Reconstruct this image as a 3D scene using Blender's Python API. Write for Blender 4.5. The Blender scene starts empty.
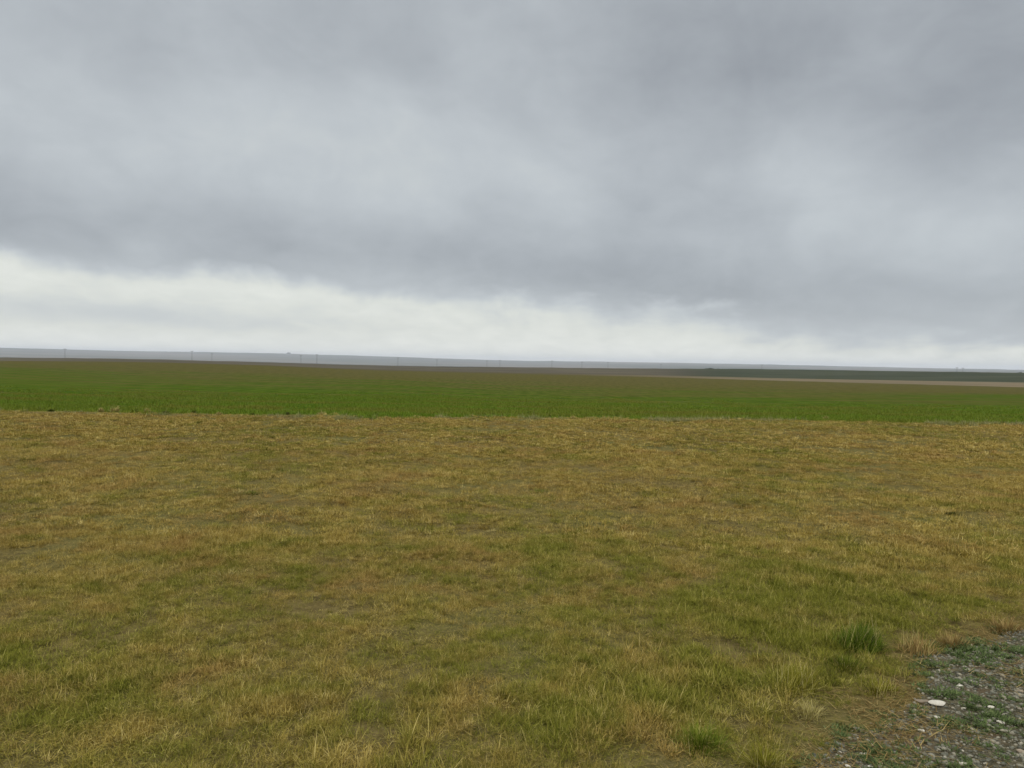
import bpy, math, random
import numpy as np
from mathutils import Vector, Matrix, Euler

rng = np.random.default_rng(7)
random.seed(7)
R = math.radians
S = bpy.context.scene
COL = S.collection

# ------------------------------------------------------------------ camera
H = 1.65                     # eye height of someone standing on the verge
F = 773.0                    # focal length in pixels of a 1024 wide frame
ROLL = R(1.10)
PITCH = R(-1.59)
cam_d = bpy.data.cameras.new('camera')
cam = bpy.data.objects.new('camera', cam_d)
COL.objects.link(cam)
cam_d.sensor_width = 36.0
cam_d.lens = 36.0 * F / 1024.0
cam_d.clip_start = 0.05
cam_d.clip_end = 60000.0
cam.location = (0, 0, H)
CAM_ROT = Euler((R(90) + PITCH, 0, 0)).to_matrix() @ Matrix.Rotation(ROLL, 3, 'Z')
cam.rotation_euler = CAM_ROT.to_euler()
S.camera = cam


def ray(px, py):
    """world direction of a view ray, used once to survey where things stand"""
    d = CAM_ROT @ Vector(((px - 512.0) / F, (384.0 - py) / F, -1.0))
    return d.normalized()


def azs(px, py):
    d = ray(px, py)
    hlen = math.hypot(d.x, d.y)
    return math.atan2(d.x, d.y), -d.z / hlen      # azimuth, tangent of depression


def on_flat(px, py, z=0.0):
    d = ray(px, py)
    t = (z - H) / d.z
    return d.x * t, d.y * t


# ------------------------------------------------------------------ small maths
def pchip(xk, yk, x):
    """monotone cubic through knots; yk may be (..., K) with xk (K,)"""
    xk = np.asarray(xk, float)
    yk = np.asarray(yk, float)
    h = np.diff(xk)
    d = np.diff(yk) / h
    m = np.zeros_like(yk)
    w1 = 2 * h[1:] + h[:-1]
    w2 = h[1:] + 2 * h[:-1]
    ok = d[:-1] * d[1:] > 0
    with np.errstate(divide='ignore', invalid='ignore'):
        mm = (w1 + w2) / (w1 / d[:-1] + w2 / d[1:])
    m[1:-1] = np.where(ok, mm, 0)
    m[0] = d[0]
    m[-1] = d[-1]
    x = np.clip(x, xk[0], xk[-1])
    i = np.clip(np.searchsorted(xk, x) - 1, 0, len(xk) - 2)
    t = (x - xk[i]) / h[i]
    return ((2 * t**3 - 3 * t**2 + 1) * yk[i] + (t**3 - 2 * t**2 + t) * h[i] * m[i]
            + (-2 * t**3 + 3 * t**2) * yk[i + 1] + (t**3 - t**2) * h[i] * m[i + 1])


_LAT = rng.random((256, 256))


def vnoise(x, y):
    x = np.asarray(x, float); y = np.asarray(y, float)
    xi = np.floor(x).astype(int); yi = np.floor(y).astype(int)
    fx = x - xi; fy = y - yi
    fx = fx * fx * (3 - 2 * fx); fy = fy * fy * (3 - 2 * fy)
    a = _LAT[xi % 256, yi % 256]; b = _LAT[(xi + 1) % 256, yi % 256]
    c = _LAT[xi % 256, (yi + 1) % 256]; d = _LAT[(xi + 1) % 256, (yi + 1) % 256]
    return (a * (1 - fx) + b * fx) * (1 - fy) + (c * (1 - fx) + d * fx) * fy


def fbm(x, y, n=4):
    s = 0; a = .5; t = 0
    for k in range(n):
        s = s + a * vnoise(x * 2**k + 17.3 * k, y * 2**k + 5.1 * k); t += a; a *= .5
    return s / t


def sstep(a, b, x):
    t = np.clip((np.asarray(x, float) - a) / (b - a), 0, 1)
    return t * t * (3 - 2 * t)


# ------------------------------------------------------------------ tagging
def tag(o, label=None, cat=None, group=None, kind=None):
    if label: o['label'] = label
    if cat: o['category'] = cat
    if group: o['group'] = group
    if kind: o['kind'] = kind
    return o


def link(name, me, mats=(), parent=None):
    o = bpy.data.objects.new(name, me)
    COL.objects.link(o)
    for m in mats:
        me.materials.append(m)
    if parent: o.parent = parent
    return o


def np_mesh(name, verts, faces, smooth=True):
    """faces: list of (n,k) int arrays"""
    me = bpy.data.meshes.new(name)
    verts = np.asarray(verts, np.float32)
    me.vertices.add(len(verts))
    me.vertices.foreach_set('co', verts.ravel())
    loops = np.concatenate([f.ravel() for f in faces])
    tot = np.concatenate([np.full(len(f), f.shape[1]) for f in faces])
    st = np.concatenate([[0], np.cumsum(tot)[:-1]])
    me.loops.add(len(loops))
    me.loops.foreach_set('vertex_index', loops.astype(np.int32))
    me.polygons.add(len(tot))
    me.polygons.foreach_set('loop_start', st.astype(np.int32))
    me.polygons.foreach_set('loop_total', tot.astype(np.int32))
    if smooth:
        me.polygons.foreach_set('use_smooth', np.ones(len(tot), bool))
    me.update(calc_edges=True)
    return me


def fattr(me, name, vals):
    a = me.attributes.new(name, 'FLOAT', 'POINT')
    a.data.foreach_set('value', np.asarray(vals, np.float32))


# ------------------------------------------------------------------ node helper
class NT:
    def __init__(self, tree):
        self.t = tree; self.n = tree.nodes; self.l = tree.links
        self.n.clear()

    def add(self, typ, **kw):
        nd = self.n.new(typ)
        for k, v in kw.items():
            setattr(nd, k, v)
        return nd

    def put(self, sock, v):
        if hasattr(v, 'is_output'):
            self.l.new(v, sock)
        else:
            if isinstance(v, tuple) and len(v) == 3 and sock.type == 'RGBA':
                v = v + (1,)
            sock.default_value = v

    def m(self, op, a, b=None, c=None, clamp=False):
        nd = self.add('ShaderNodeMath', operation=op, use_clamp=clamp)
        self.put(nd.inputs[0], a)
        if b is not None: self.put(nd.inputs[1], b)
        if c is not None: self.put(nd.inputs[2], c)
        return nd.outputs[0]

    def vm(self, op, a, b=None):
        nd = self.add('ShaderNodeVectorMath', operation=op)
        self.put(nd.inputs[0], a)
        if b is not None: self.put(nd.inputs[1], b)
        return nd.outputs[0]

    def sm(self, x, a, b, to0=0.0, to1=1.0):
        nd = self.add('ShaderNodeMapRange', interpolation_type='SMOOTHSTEP')
        self.put(nd.inputs['Value'], x)
        nd.inputs['From Min'].default_value = a
        nd.inputs['From Max'].default_value = b
        nd.inputs['To Min'].default_value = to0
        nd.inputs['To Max'].default_value = to1
        return nd.outputs[0]

    def noise(self, vec, scale, detail=4, rough=.55, dist=0.0, col=False):
        nd = self.add('ShaderNodeTexNoise')
        self.put(nd.inputs['Vector'], vec)
        nd.inputs['Scale'].default_value = scale
        nd.inputs['Detail'].default_value = detail
        nd.inputs['Roughness'].default_value = rough
        nd.inputs['Distortion'].default_value = dist
        return nd.outputs['Color' if col else 'Fac']

    def mix(self, f, a, b, blend='MIX'):
        nd = self.add('ShaderNodeMix', data_type='RGBA', blend_type=blend)
        self.put(nd.inputs[0], f)
        self.put(nd.inputs[6], a)
        self.put(nd.inputs[7], b)
        return nd.outputs[2]

    def ramp(self, f, stops, interp='LINEAR'):
        nd = self.add('ShaderNodeValToRGB')
        cr = nd.color_ramp
        cr.interpolation = interp
        while len(cr.elements) < len(stops): cr.elements.new(.5)
        for e, (p, c) in zip(cr.elements, stops):
            e.position = p
            e.color = c + (1,) if len(c) == 3 else c
        self.put(nd.inputs[0], f)
        return nd.outputs[0]

    def attr(self, name):
        nd = self.add('ShaderNodeAttribute', attribute_name=name)
        return nd.outputs['Fac']

    def scale_vec(self, v, sx, sy, sz):
        return self.vm('MULTIPLY', v, (sx, sy, sz))


def material(name):
    m = bpy.data.materials.new(name)
    m.use_nodes = True
    return m, NT(m.node_tree)


def finish(nt, col, rough=.9, spec=.1, bump=None, strength=.5, dist=.02, trans=0.0):
    out = nt.add('ShaderNodeOutputMaterial')
    p = nt.add('ShaderNodeBsdfPrincipled')
    nt.put(p.inputs['Base Color'], col)
    p.inputs['Roughness'].default_value = rough
    p.inputs['Specular IOR Level'].default_value = spec
    if bump is not None:
        b = nt.add('ShaderNodeBump')
        b.inputs['Strength'].default_value = strength
        b.inputs['Distance'].default_value = dist
        nt.put(b.inputs['Height'], bump)
        nt.l.new(b.outputs[0], p.inputs['Normal'])
    if trans > 0:
        t = nt.add('ShaderNodeBsdfTranslucent')
        nt.put(t.inputs[0], col)
        mx = nt.add('ShaderNodeMixShader')
        mx.inputs[0].default_value = trans
        nt.l.new(p.outputs[0], mx.inputs[1]); nt.l.new(t.outputs[0], mx.inputs[2])
        nt.l.new(mx.outputs[0], out.inputs[0])
    else:
        nt.l.new(p.outputs[0], out.inputs[0])


# ------------------------------------------------------------------ lie of the land
# surveyed skyline, crest and field edges: nine bearings across the view
COLS = [0, 128, 256, 384, 512, 640, 768, 896, 1024]
ROWS = {
    'edge':   [411.5, 413.0, 414.5, 416.0, 417.3, 418.8, 420.5, 422.6, 425.0],
    'thin':   [370, 375, 378, 380, 385, 388, 391, 393, 395],
    'tan0':   [361.0, 362.0, 365.3, 370.6, 373.8, 376.6, 380.4, 383.8, 387.2],
    'tan1':   [360.8, 361.8, 365.0, 369.8, 372.6, 375.0, 378.0, 380.4, 382.6],
    'crest':  [357.5, 358.8, 362.0, 365.5, 367.2, 368.4, 369.2, 371.0, 372.8],
    'foot':   [358.3, 360.2, 363.6, 366.7, 368.6, 370.0, 371.5, 373.6, 376.0],
    'spur':   [352.5, 355.5, 357.5, 360.6, 363.4, 364.9, 366.9, 369.6, 371.9],
    'sky':    [347.6, 350.9, 352.9, 356.4, 360.4, 362.2, 364.5, 367.4, 369.8],
}
DIST = {'thin': 130.0, 'tan0': 300.0, 'tan1': 390.0, 'crest': 700.0, 'foot': 3600.0, 'spur': 5600.0, 'sky': 7600.0}


def edge_r(az):
    """dry pasture meets the crop along a straight line on the ground"""
    az = np.asarray(az, float)
    x0, y0 = on_flat(0, ROWS['edge'][0]); x1, y1 = on_flat(1024, ROWS['edge'][-1])
    k = (y1 - y0) / (x1 - x0); c = y0 - k * x0
    den = np.cos(az) - k * np.sin(az)
    r = c / np.where(den > .25, den, .25)
    return np.minimum(r, 60.0)


_tab = {}
for key, rows in ROWS.items():
    a = [azs(px, py) for px, py in zip(COLS, rows)]
    _tab[key] = (np.array([v[0] for v in a]), np.array([v[1] for v in a]))


def dep(key, az):
    az = np.asarray(az, float)
    xa, ya = _tab[key]
    v = pchip(xa, ya, az)
    out = sstep(0, .5, np.abs(az) - .62)
    return v * (1 - out) + ya.mean() * out


# azimuth samples: fine in front, coarse behind
AZ = np.concatenate([np.arange(-50, 50, .12), np.arange(50, 310, 2.0)])
AZ = np.radians(np.where(AZ > 180, AZ - 360, AZ))
AZ = np.sort(AZ)
# far edges get a little of the unevenness real ground has
wob = {k: (fbm(AZ * 40 + i * 9, AZ * 0 + i * 3.3) - .5) for i, k in enumerate(DIST)}
SDEP = {}
for k in DIST:
    amp = {'thin': .0006, 'tan0': .0004, 'tan1': .0004, 'crest': .0007, 'foot': .0004, 'spur': .0006, 'sky': .0007}[k]
    SDEP[k] = dep(k, AZ) + wob[k] * amp
RE = edge_r(AZ)


def micro(x, y):
    r = np.hypot(x, y)
    f = 1 - sstep(14, 26, r)
    return f * (.05 * (fbm(x * .5 + 3, y * .5 + 8) - .5) + .035 * (fbm(x * 2.1, y * 2.1) - .5))


KEYS = ['thin', 'tan0', 'tan1', 'crest', 'foot', 'spur', 'sky']
knots = np.log(np.stack([RE] + [np.full_like(RE, DIST[k]) for k in KEYS], 1))      # (A, K)
deps = np.stack([H / RE] + [SDEP[k] for k in KEYS], 1)


def far_z(ai, r):
    s = pchip(knots[ai], deps[ai], np.log(r))
    return H - r * s


def sheet(name, r_rows, z_fn, mats, kind='structure'):
    """ring of ground between two edges; r_rows (rows, A)"""
    nr, na = r_rows.shape
    X = r_rows * np.sin(AZ)[None]; Y = r_rows * np.cos(AZ)[None]
    Z = z_fn(r_rows, X, Y)
    v = np.stack([X, Y, Z], -1).reshape(-1, 3)
    idx = np.arange(nr * na).reshape(nr, na)
    nx = np.roll(idx, -1, 1)
    f = np.stack([idx[:-1], nx[:-1], nx[1:], idx[1:]], -1).reshape(-1, 4)[:, ::-1]
    me = np_mesh(name, v, [np.ascontiguousarray(f)])
    o = link(name, me, mats)
    tag(o, kind=kind)
    return o, r_rows, X, Y


def geo(lo, hi, n):
    t = np.linspace(0, 1, n)[:, None]
    return np.exp(np.log(lo)[None] * (1 - t) + np.log(hi)[None] * t)


def zfar(r, X, Y):
    Z = np.empty_like(r)
    for a in range(r.shape[1]):
        Z[:, a] = far_z(a, r[:, a])
    return Z


# ------------------------------------------------------------------ ground materials
def geom_pos(nt):
    return nt.add('ShaderNodeNewGeometry').outputs['Position']


def mat_pasture():
    m, nt = material('dry_turf_soil')
    p = geom_pos(nt)
    n1 = nt.noise(p, .35, 4)
    n2 = nt.noise(p, 9, 5, .65)
    n3 = nt.noise(p, 60, 4, .7)
    c = nt.mix(nt.sm(n2, .35, .68), (.085, .062, .022), (.175, .132, .045))
    c = nt.mix(nt.m('MULTIPLY', nt.sm(n1, .42, .65), .6), c, (.105, .110, .032))
    c = nt.mix(nt.m('MULTIPLY', nt.sm(n3, .4, .75), .5), c, (.24, .185, .085))
    finish(nt, c, 1, 0, nt.m('ADD', n2, n3), .8, .03)
    return m


def mat_crop():
    """young cereal, thinning to bare brown soil further out ('zone' runs 0 at the near edge to 1 at the far one)"""
    m, nt = material('young_crop')
    p = geom_pos(nt)
    z = nt.attr('zone')
    ps = nt.scale_vec(p, .18, 1.0, .0)
    streak = nt.noise(ps, .16, 5, .65)
    blot = nt.noise(p, .035, 5, .6)
    fine = nt.noise(nt.scale_vec(p, 1, .16, 0), 1.1, 5, .75)
    green = nt.mix(nt.sm(fine, .36, .64), (.030, .060, .004), (.064, .096, .009))
    green = nt.mix(nt.m('MULTIPLY', nt.sm(streak, .44, .60), .6), green, (.078, .082, .014))
    soil = nt.mix(nt.sm(fine, .35, .65), (.060, .054, .013), (.094, .079, .024))
    k = nt.m('ADD', z, nt.m('MULTIPLY', nt.m('SUBTRACT', streak, .5), 1.0))
    k = nt.m('ADD', k, nt.m('MULTIPLY', nt.m('SUBTRACT', blot, .5), .75))
    c = nt.mix(nt.sm(k, .17, .66), green, soil)
    turf = nt.mix(nt.sm(fine, .35, .65), (.12, .095, .025), (.20, .155, .045))
    c = nt.mix(nt.sm(nt.m('ADD', z, nt.m('MULTIPLY', nt.m('SUBTRACT', fine, .5), .01)), .008, .018), turf, c)
    finish(nt, c, 1, 0, fine, .3, .1)
    return m


def mat_plain(name, c0, c1, sx, sy, sc, c2=None):
    m, nt = material(name)
    p = geom_pos(nt)
    n = nt.noise(nt.scale_vec(p, sx, sy, 0), sc, 5, .6)
    c = nt.mix(nt.sm(n, .35, .65), c0, c1)
    if c2:
        n2 = nt.noise(nt.scale_vec(p, sx * .5, sy * .5, 0), sc, 3, .6)
        c = nt.mix(nt.sm(n2, .46, .60), c, c2)
    finish(nt, c, 1, 0)
    return m


def mat_dark_field():
    """fallow to the left, a darker green crop to the right"""
    m, nt = material('dark_field')
    p = geom_pos(nt)
    n = nt.noise(nt.scale_vec(p, .4, 1, 0), .03, 5, .65)
    g = nt.attr('side')
    brown = nt.mix(nt.sm(n, .3, .7), (.055, .047, .032), (.105, .088, .058))
    green = nt.mix(nt.sm(n, .3, .7), (.033, .039, .022), (.056, .060, .036))
    k = nt.m('ADD', g, nt.m('MULTIPLY', nt.m('SUBTRACT', n, .5), .5))
    finish(nt, nt.mix(nt.sm(k, .25, .75), brown, green), 1, 0)
    return m


def mat_hills():
    m, nt = material('far_hills')
    p = geom_pos(nt)
    n = nt.noise(nt.scale_vec(p, .35, 1.3, 0), .0016, 5, .6)
    n2 = nt.noise(nt.scale_vec(p, .5, 1, 0), .0006, 3, .5)
    c = nt.mix(nt.sm(n, .38, .62), (.075, .085, .060), (.16, .135, .105))
    c = nt.mix(nt.m('MULTIPLY', nt.sm(n2, .5, .62), .7), c, (.055, .075, .055))
    finish(nt, c, 1, 0)
    return m


M_pasture = mat_pasture()
M_crop = mat_crop()
def mat_stubble():
    m, nt = material('stubble')
    p = geom_pos(nt)
    n = nt.noise(nt.scale_vec(p, .2, 1, 0), .05, 5, .6)
    g = nt.m('ADD', nt.attr('side'), nt.m('MULTIPLY', nt.m('SUBTRACT', n, .5), .4))
    straw = nt.mix(nt.sm(n, .35, .65), (.135, .106, .064), (.182, .140, .088))
    finish(nt, nt.mix(nt.sm(g, .1, .9), (.075, .062, .030), straw), 1, 0)
    return m


M_tan = mat_stubble()
M_dark = mat_dark_field()
M_valley = mat_plain('valley_grass', (.07, .07, .04), (.12, .10, .06), .5, 1, .01)
M_hills = mat_hills()

# ------------------------------------------------------------------ the ground, edge to edge
c0 = np.full_like(RE, .25)
o, rr, X, Y = sheet('pasture_ground', geo(c0, RE, 170), lambda r, X, Y: micro(X, Y), [M_pasture])
# close the middle under the eye
n_a = len(AZ)
me = o.data
vs = np.stack([.25 * np.sin(AZ), .25 * np.cos(AZ), micro(.25 * np.sin(AZ), .25 * np.cos(AZ))], 1)

rows = np.concatenate([geo(RE, np.full_like(RE, DIST['thin']), 60), geo(np.full_like(RE, DIST['thin']), np.full_like(RE, DIST['tan0']), 30)[1:]])
o, rr, X, Y = sheet('crop_field', rows, zfar, [M_crop])
lz = np.log(rr)
le, lt, l3 = np.log(RE)[None], math.log(DIST['thin']), math.log(DIST['tan0'])
zone = np.where(lz < lt, .5 * (lz - le) / (lt - le), .5 + .5 * (lz - lt) / (l3 - lt))
zone = zone - .13 * sstep(-.2, -.6, AZ)[None] * sstep(0, .2, zone)
fattr(o.data, 'zone', zone.ravel())
cf = lambda k: np.full_like(RE, DIST[k])
o, rr, X, Y = sheet('stubble_strip', geo(cf('tan0'), cf('tan1'), 14), zfar, [M_tan])
fattr(o.data, 'side', np.broadcast_to(sstep(-.20, .62, AZ)[None], rr.shape).ravel())
o, rr, X, Y = sheet('dark_field', geo(cf('tan1'), cf('crest'), 40), zfar, [M_dark])
fattr(o.data, 'side', np.broadcast_to(sstep(.08, .36, AZ)[None], rr.shape).ravel())
# the far side of the crest drops into a shallow valley and climbs to the hills
DIP = 950.0


def zvalley(r, X, Y):
    Z = np.empty_like(r)
    for a in range(r.shape[1]):
        zc = H - DIST['crest'] * SDEP['crest'][a]
        zf = H - DIST['foot'] * SDEP['foot'][a]
        zd = min(zc - 2.6, -3.8)
        Z[:, a] = pchip([DIST['crest'], DIP, DIST['foot']], [zc, zd, zf], r[:, a])
    return Z


sheet('valley', geo(cf('crest'), cf('foot'), 40), zvalley, [M_valley])
sheet('hills', geo(cf('foot'), cf('sky') * 1.0, 50), zfar, [M_hills])
zs = H - DIST['sky'] * SDEP['sky']


def zback(r, X, Y):
    t = (r - DIST['sky']) / (11000 - DIST['sky'])
    return zs[None] * (1 - t) + (-20) * t


sheet('plain_beyond', geo(cf('sky'), np.full_like(RE, 11000.0), 8), zback, [M_valley])


def gz(x, y):
    """ground height at one point of the pasture, crop or beyond"""
    r = math.hypot(x, y); az = math.atan2(x, y)
    i = int(np.argmin(np.abs(AZ - az)))
    if r <= RE[i]: return float(micro(x, y))
    if r <= DIST['crest']: return float(far_z(i, np.array([r]))[0])
    zc = H - DIST['crest'] * SDEP['crest'][i]; zf = H - DIST['foot'] * SDEP['foot'][i]
    return float(pchip([DIST['crest'], DIP, DIST['foot']], [zc, min(zc - 2.6, -3.8), zf], np.array([r]))[0])


def gz_many(x, y):
    r = np.hypot(x, y); az = np.arctan2(x, y)
    i = np.clip(np.searchsorted(AZ, az), 0, len(AZ) - 1)
    z = micro(x, y)
    far = np.where(r > RE[i])[0]
    for k in far:
        z[k] = far_z(i[k], r[k:k + 1])[0]
    return z


def wander(x):
    """how far the dry grass reaches into the crop or the crop into the grass"""
    return 3.0 * (fbm(x * .16 + 60, x * 0 + 3, 3) - .5) + 1.6 * (fbm(x * .9 + 5, x * 0 + 8, 3) - .5)


# ------------------------------------------------------------------ gravel verge: where it lies
edge_px = [(905, 700), (912, 672), (900, 655), (930, 643), (985, 636), (1030, 622), (1130, 606)]
near_px = [(520, 1000), (650, 860), (750, 795), (796, 752), (846, 722)]
bound = np.array([on_flat(px, py) for px, py in near_px + edge_px])
# continue the edge to the right and behind
last = bound[-1]
poly = np.vstack([bound, last + np.array([3.0, .9]), last + np.array([9, 2.6]), [16, -6], [-1.2, -6], [-.9, -2], [bound[0][0] - .25, bound[0][1] - .6]])


def signed(x, y):
    """+ inside the gravel, in metres"""
    x = np.asarray(x, float); y = np.asarray(y, float)
    dmin = np.full(x.shape, 1e9); ins = np.zeros(x.shape, bool)
    n = len(poly)
    for i in range(n):
        ax, ay = poly[i]; bx, by = poly[(i + 1) % n]
        ex, ey = bx - ax, by - ay
        t = np.clip(((x - ax) * ex + (y - ay) * ey) / (ex * ex + ey * ey), 0, 1)
        dmin = np.minimum(dmin, np.hypot(x - ax - t * ex, y - ay - t * ey))
        c = ((ay > y) != (by > y)) & (x < (bx - ax) * (y - ay) / (by - ay + 1e-12) + ax)
        ins ^= c
    return np.where(ins, dmin, -dmin) + .16 * (fbm(x * 3, y * 3, 3) - .5)


def mat_track():
    m, nt = material('gravelly_soil')
    p = geom_pos(nt)
    n1 = nt.noise(p, 2.2, 4, .6)
    n2 = nt.noise(p, 28, 5, .7)
    n3 = nt.noise(p, 120, 3, .7)
    c = nt.mix(nt.sm(n2, .35, .65), (.070, .061, .034), (.175, .150, .090))
    c = nt.mix(nt.m('MULTIPLY', nt.sm(n1, .5, .62), .55), c, (.175, .115, .065))
    c = nt.mix(nt.m('MULTIPLY', nt.sm(n3, .55, .72), .6), c, (.22, .20, .165))
    turf = nt.mix(nt.sm(n2, .35, .68), (.082, .062, .032), (.155, .122, .062))
    e = nt.m('ADD', nt.attr('inside'), nt.m('MULTIPLY', nt.m('SUBTRACT', n2, .5), .5))
    c = nt.mix(nt.sm(e, -.05, .16), turf, c)
    finish(nt, c, 1, .05, nt.m('ADD', nt.m('MULTIPLY', n2, 1.5), n3), .9, .025)
    return m


g = .035
gx, gy = np.meshgrid(np.arange(-1.6, 7.0, g), np.arange(-1.0, 9.0, g))
sd = signed(gx, gy)
lift = .016 * sstep(-.10, .14, sd) - .012 + .012 * (fbm(gx * 7, gy * 7) - .5) + .02 * (fbm(gx * 2, gy * 2) - .5) * sstep(0, .3, sd)
gzz = micro(gx, gy) + lift
idx = np.arange(gx.size).reshape(gx.shape)
keep = sd > -.16
cell = keep[:-1, :-1] & keep[1:, :-1] & keep[:-1, 1:] & keep[1:, 1:]
q = np.stack([idx[:-1, :-1], idx[:-1, 1:], idx[1:, 1:], idx[1:, :-1]], -1)[cell]
used, inv = np.unique(q, return_inverse=True)
v = np.stack([gx.ravel(), gy.ravel(), gzz.ravel()], 1)[used]
me = np_mesh('gravel_track', v, [inv.reshape(-1, 4)])
fattr(me, 'inside', sd.ravel()[used])
tag(link('gravel_track', me, [mat_track()]), kind='structure')


def track_z(x, y):
    s = signed(x, y)
    return micro(x, y) + .016 * sstep(-.10, .14, s) - .012 + .012 * (fbm(x * 7, y * 7) - .5) + .02 * (fbm(x * 2, y * 2) - .5) * sstep(0, .3, s)


# ------------------------------------------------------------------ blades
def blades(root, az, length, width, lean, curl, tint, name, segs=3):
    """tapering, bending blades; lean/curl in radians from vertical"""
    n = len(az)
    dirx, diry = np.sin(az), np.cos(az)
    sidex, sidey = diry, -dirx
    pos = root.astype(float).copy()
    V = []; T = []
    ang = lean.copy()
    for k in range(segs + 1):
        u = k / segs
        w = width * (1 - u ** 1.6) * .5
        if k < segs:
            V += [np.stack([pos[:, 0] - sidex * w, pos[:, 1] - sidey * w, pos[:, 2]], 1),
                  np.stack([pos[:, 0] + sidex * w, pos[:, 1] + sidey * w, pos[:, 2]], 1)]
        else:
            V += [pos.copy()]
        st = length / segs
        pos[:, 0] += np.sin(ang) * dirx * st
        pos[:, 1] += np.sin(ang) * diry * st
        pos[:, 2] += np.cos(ang) * st
        ang = ang + curl / segs
    nv = len(V)
    P = np.stack(V, 1).reshape(-1, 3)
    b = (np.arange(n) * nv)[:, None]
    quads = np.concatenate([b + np.array([[2 * k, 2 * k + 1, 2 * k + 3, 2 * k + 2]]) for k in range(segs - 1)])
    tris = b + np.array([[2 * segs - 2, 2 * segs - 1, 2 * segs]])
    me = np_mesh(name, P, [quads, tris])
    fattr(me, 'tint', np.repeat(tint, nv))
    return me


def turf_patch(name, rad, clumps, per, lmin, lmax, width, tall=.025, flat=.85):
    rt, az, ln, wd, le, cu, ti = [], [], [], [], [], [], []
    for c in range(clumps):
        a = rng.random() * 2 * np.pi; d = rad * math.sqrt(rng.random())
        cx, cy = d * math.sin(a), d * math.cos(a)
        cr = rng.uniform(.018, .060) * (rad / .22) ** .5
        ct = rng.normal(0, .16)
        hs = rng.uniform(.6, 1.25)
        k = int(per * rng.uniform(.6, 1.4))
        aa = rng.random(k) * 2 * np.pi; dd = cr * np.sqrt(rng.random(k))
        rt.append(np.stack([cx + dd * np.sin(aa), cy + dd * np.cos(aa), np.full(k, -.006)], 1))
        az.append(aa + rng.normal(0, .9, k))
        L = rng.uniform(lmin, lmax, k) * hs
        tl = rng.random(k) < tall
        L = np.where(tl, L * rng.uniform(1.3, 2.0, k), L)
        ln.append(L)
        wd.append(width * rng.uniform(.6, 1.3, k))
        lean = np.abs(rng.normal(flat, .38, k))
        le.append(np.where(tl, lean * .4, lean))
        cu.append(rng.uniform(.1, 1.1, k))
        ti.append(np.clip(.47 + ct * 1.15 + rng.normal(0, .17, k) + np.where(tl, .2, 0), 0, 1))
    c = np.concatenate
    return blades(c(rt), c(az), c(ln), c(wd), c(le), c(cu), c(ti), name)


def mat_turf():
    m, nt = material('dry_grass_blades')
    p = geom_pos(nt)
    t = nt.attr('tint')
    oi = nt.add('ShaderNodeObjectInfo').outputs['Random']
    n1 = nt.noise(nt.scale_vec(p, .75, .5, 0), .42, 4, .6)
    n2 = nt.noise(p, 2.3, 3, .6)
    n3 = nt.noise(nt.vm('ADD', p, (31, 7, 0)), .9, 3, .6)
    dry = nt.ramp(t, [(0, (.115, .072, .013)), (.35, (.285, .200, .040)), (.65, (.415, .307, .075)), (1, (.62, .49, .185))])
    rust = nt.ramp(t, [(0, (.132, .073, .019)), (.5, (.330, .202, .056)), (1, (.52, .37, .135))])
    grn = nt.ramp(t, [(0, (.058, .064, .007)), (.45, (.168, .168, .020)), (.8, (.285, .258, .042)), (1, (.46, .40, .115))])
    dry = nt.mix(nt.m('MULTIPLY', nt.sm(n3, .46, .64), .75), dry, rust)
    n4 = nt.noise(nt.vm('ADD', p, (5, 77, 0)), 5.5, 4, .65)
    dead = nt.ramp(t, [(0, (.075, .048, .014)), (.5, (.180, .120, .036)), (1, (.38, .28, .11))])
    dry = nt.mix(nt.m('MULTIPLY', nt.sm(n4, .55, .68), .65), dry, dead)
    # greener towards the verge and in the hollows
    sp = nt.add('ShaderNodeSeparateXYZ'); nt.l.new(p, sp.inputs[0])
    near = nt.sm(sp.outputs[1], 3.0, 11.0, .14, 0.0)
    side = nt.m('MULTIPLY', nt.sm(sp.outputs[0], .6, 2.4, 0, .13), nt.sm(sp.outputs[1], 4.5, 9.0, 1, 0))
    g = nt.m('ADD', n1, nt.m('MULTIPLY', nt.m('SUBTRACT', n2, .5), .85))
    g = nt.m('ADD', g, nt.m('MULTIPLY', nt.m('SUBTRACT', oi, .5), .16))
    g = nt.m('ADD', g, nt.m('ADD', near, side))
    g = nt.m('SUBTRACT', g, nt.m('MULTIPLY', nt.m('SUBTRACT', t, .5), .18))
    c = nt.mix(nt.sm(g, .42, .78), dry, grn)
    finish(nt, c, .85, .06, trans=.22)
    return m


def mat_leaf(name, stops, sc=1.5, amt=.35, other=None):
    m, nt = material(name)
    p = geom_pos(nt)
    t = nt.attr('tint')
    c = nt.ramp(t, stops)
    if other:
        n = nt.noise(nt.scale_vec(p, .25, 1, 0), sc, 4, .6)
        c = nt.mix(nt.m('MULTIPLY', nt.sm(n, .42, .62), amt), c, other)
    finish(nt, c, .8, .06, trans=.25)
    return m


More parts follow.
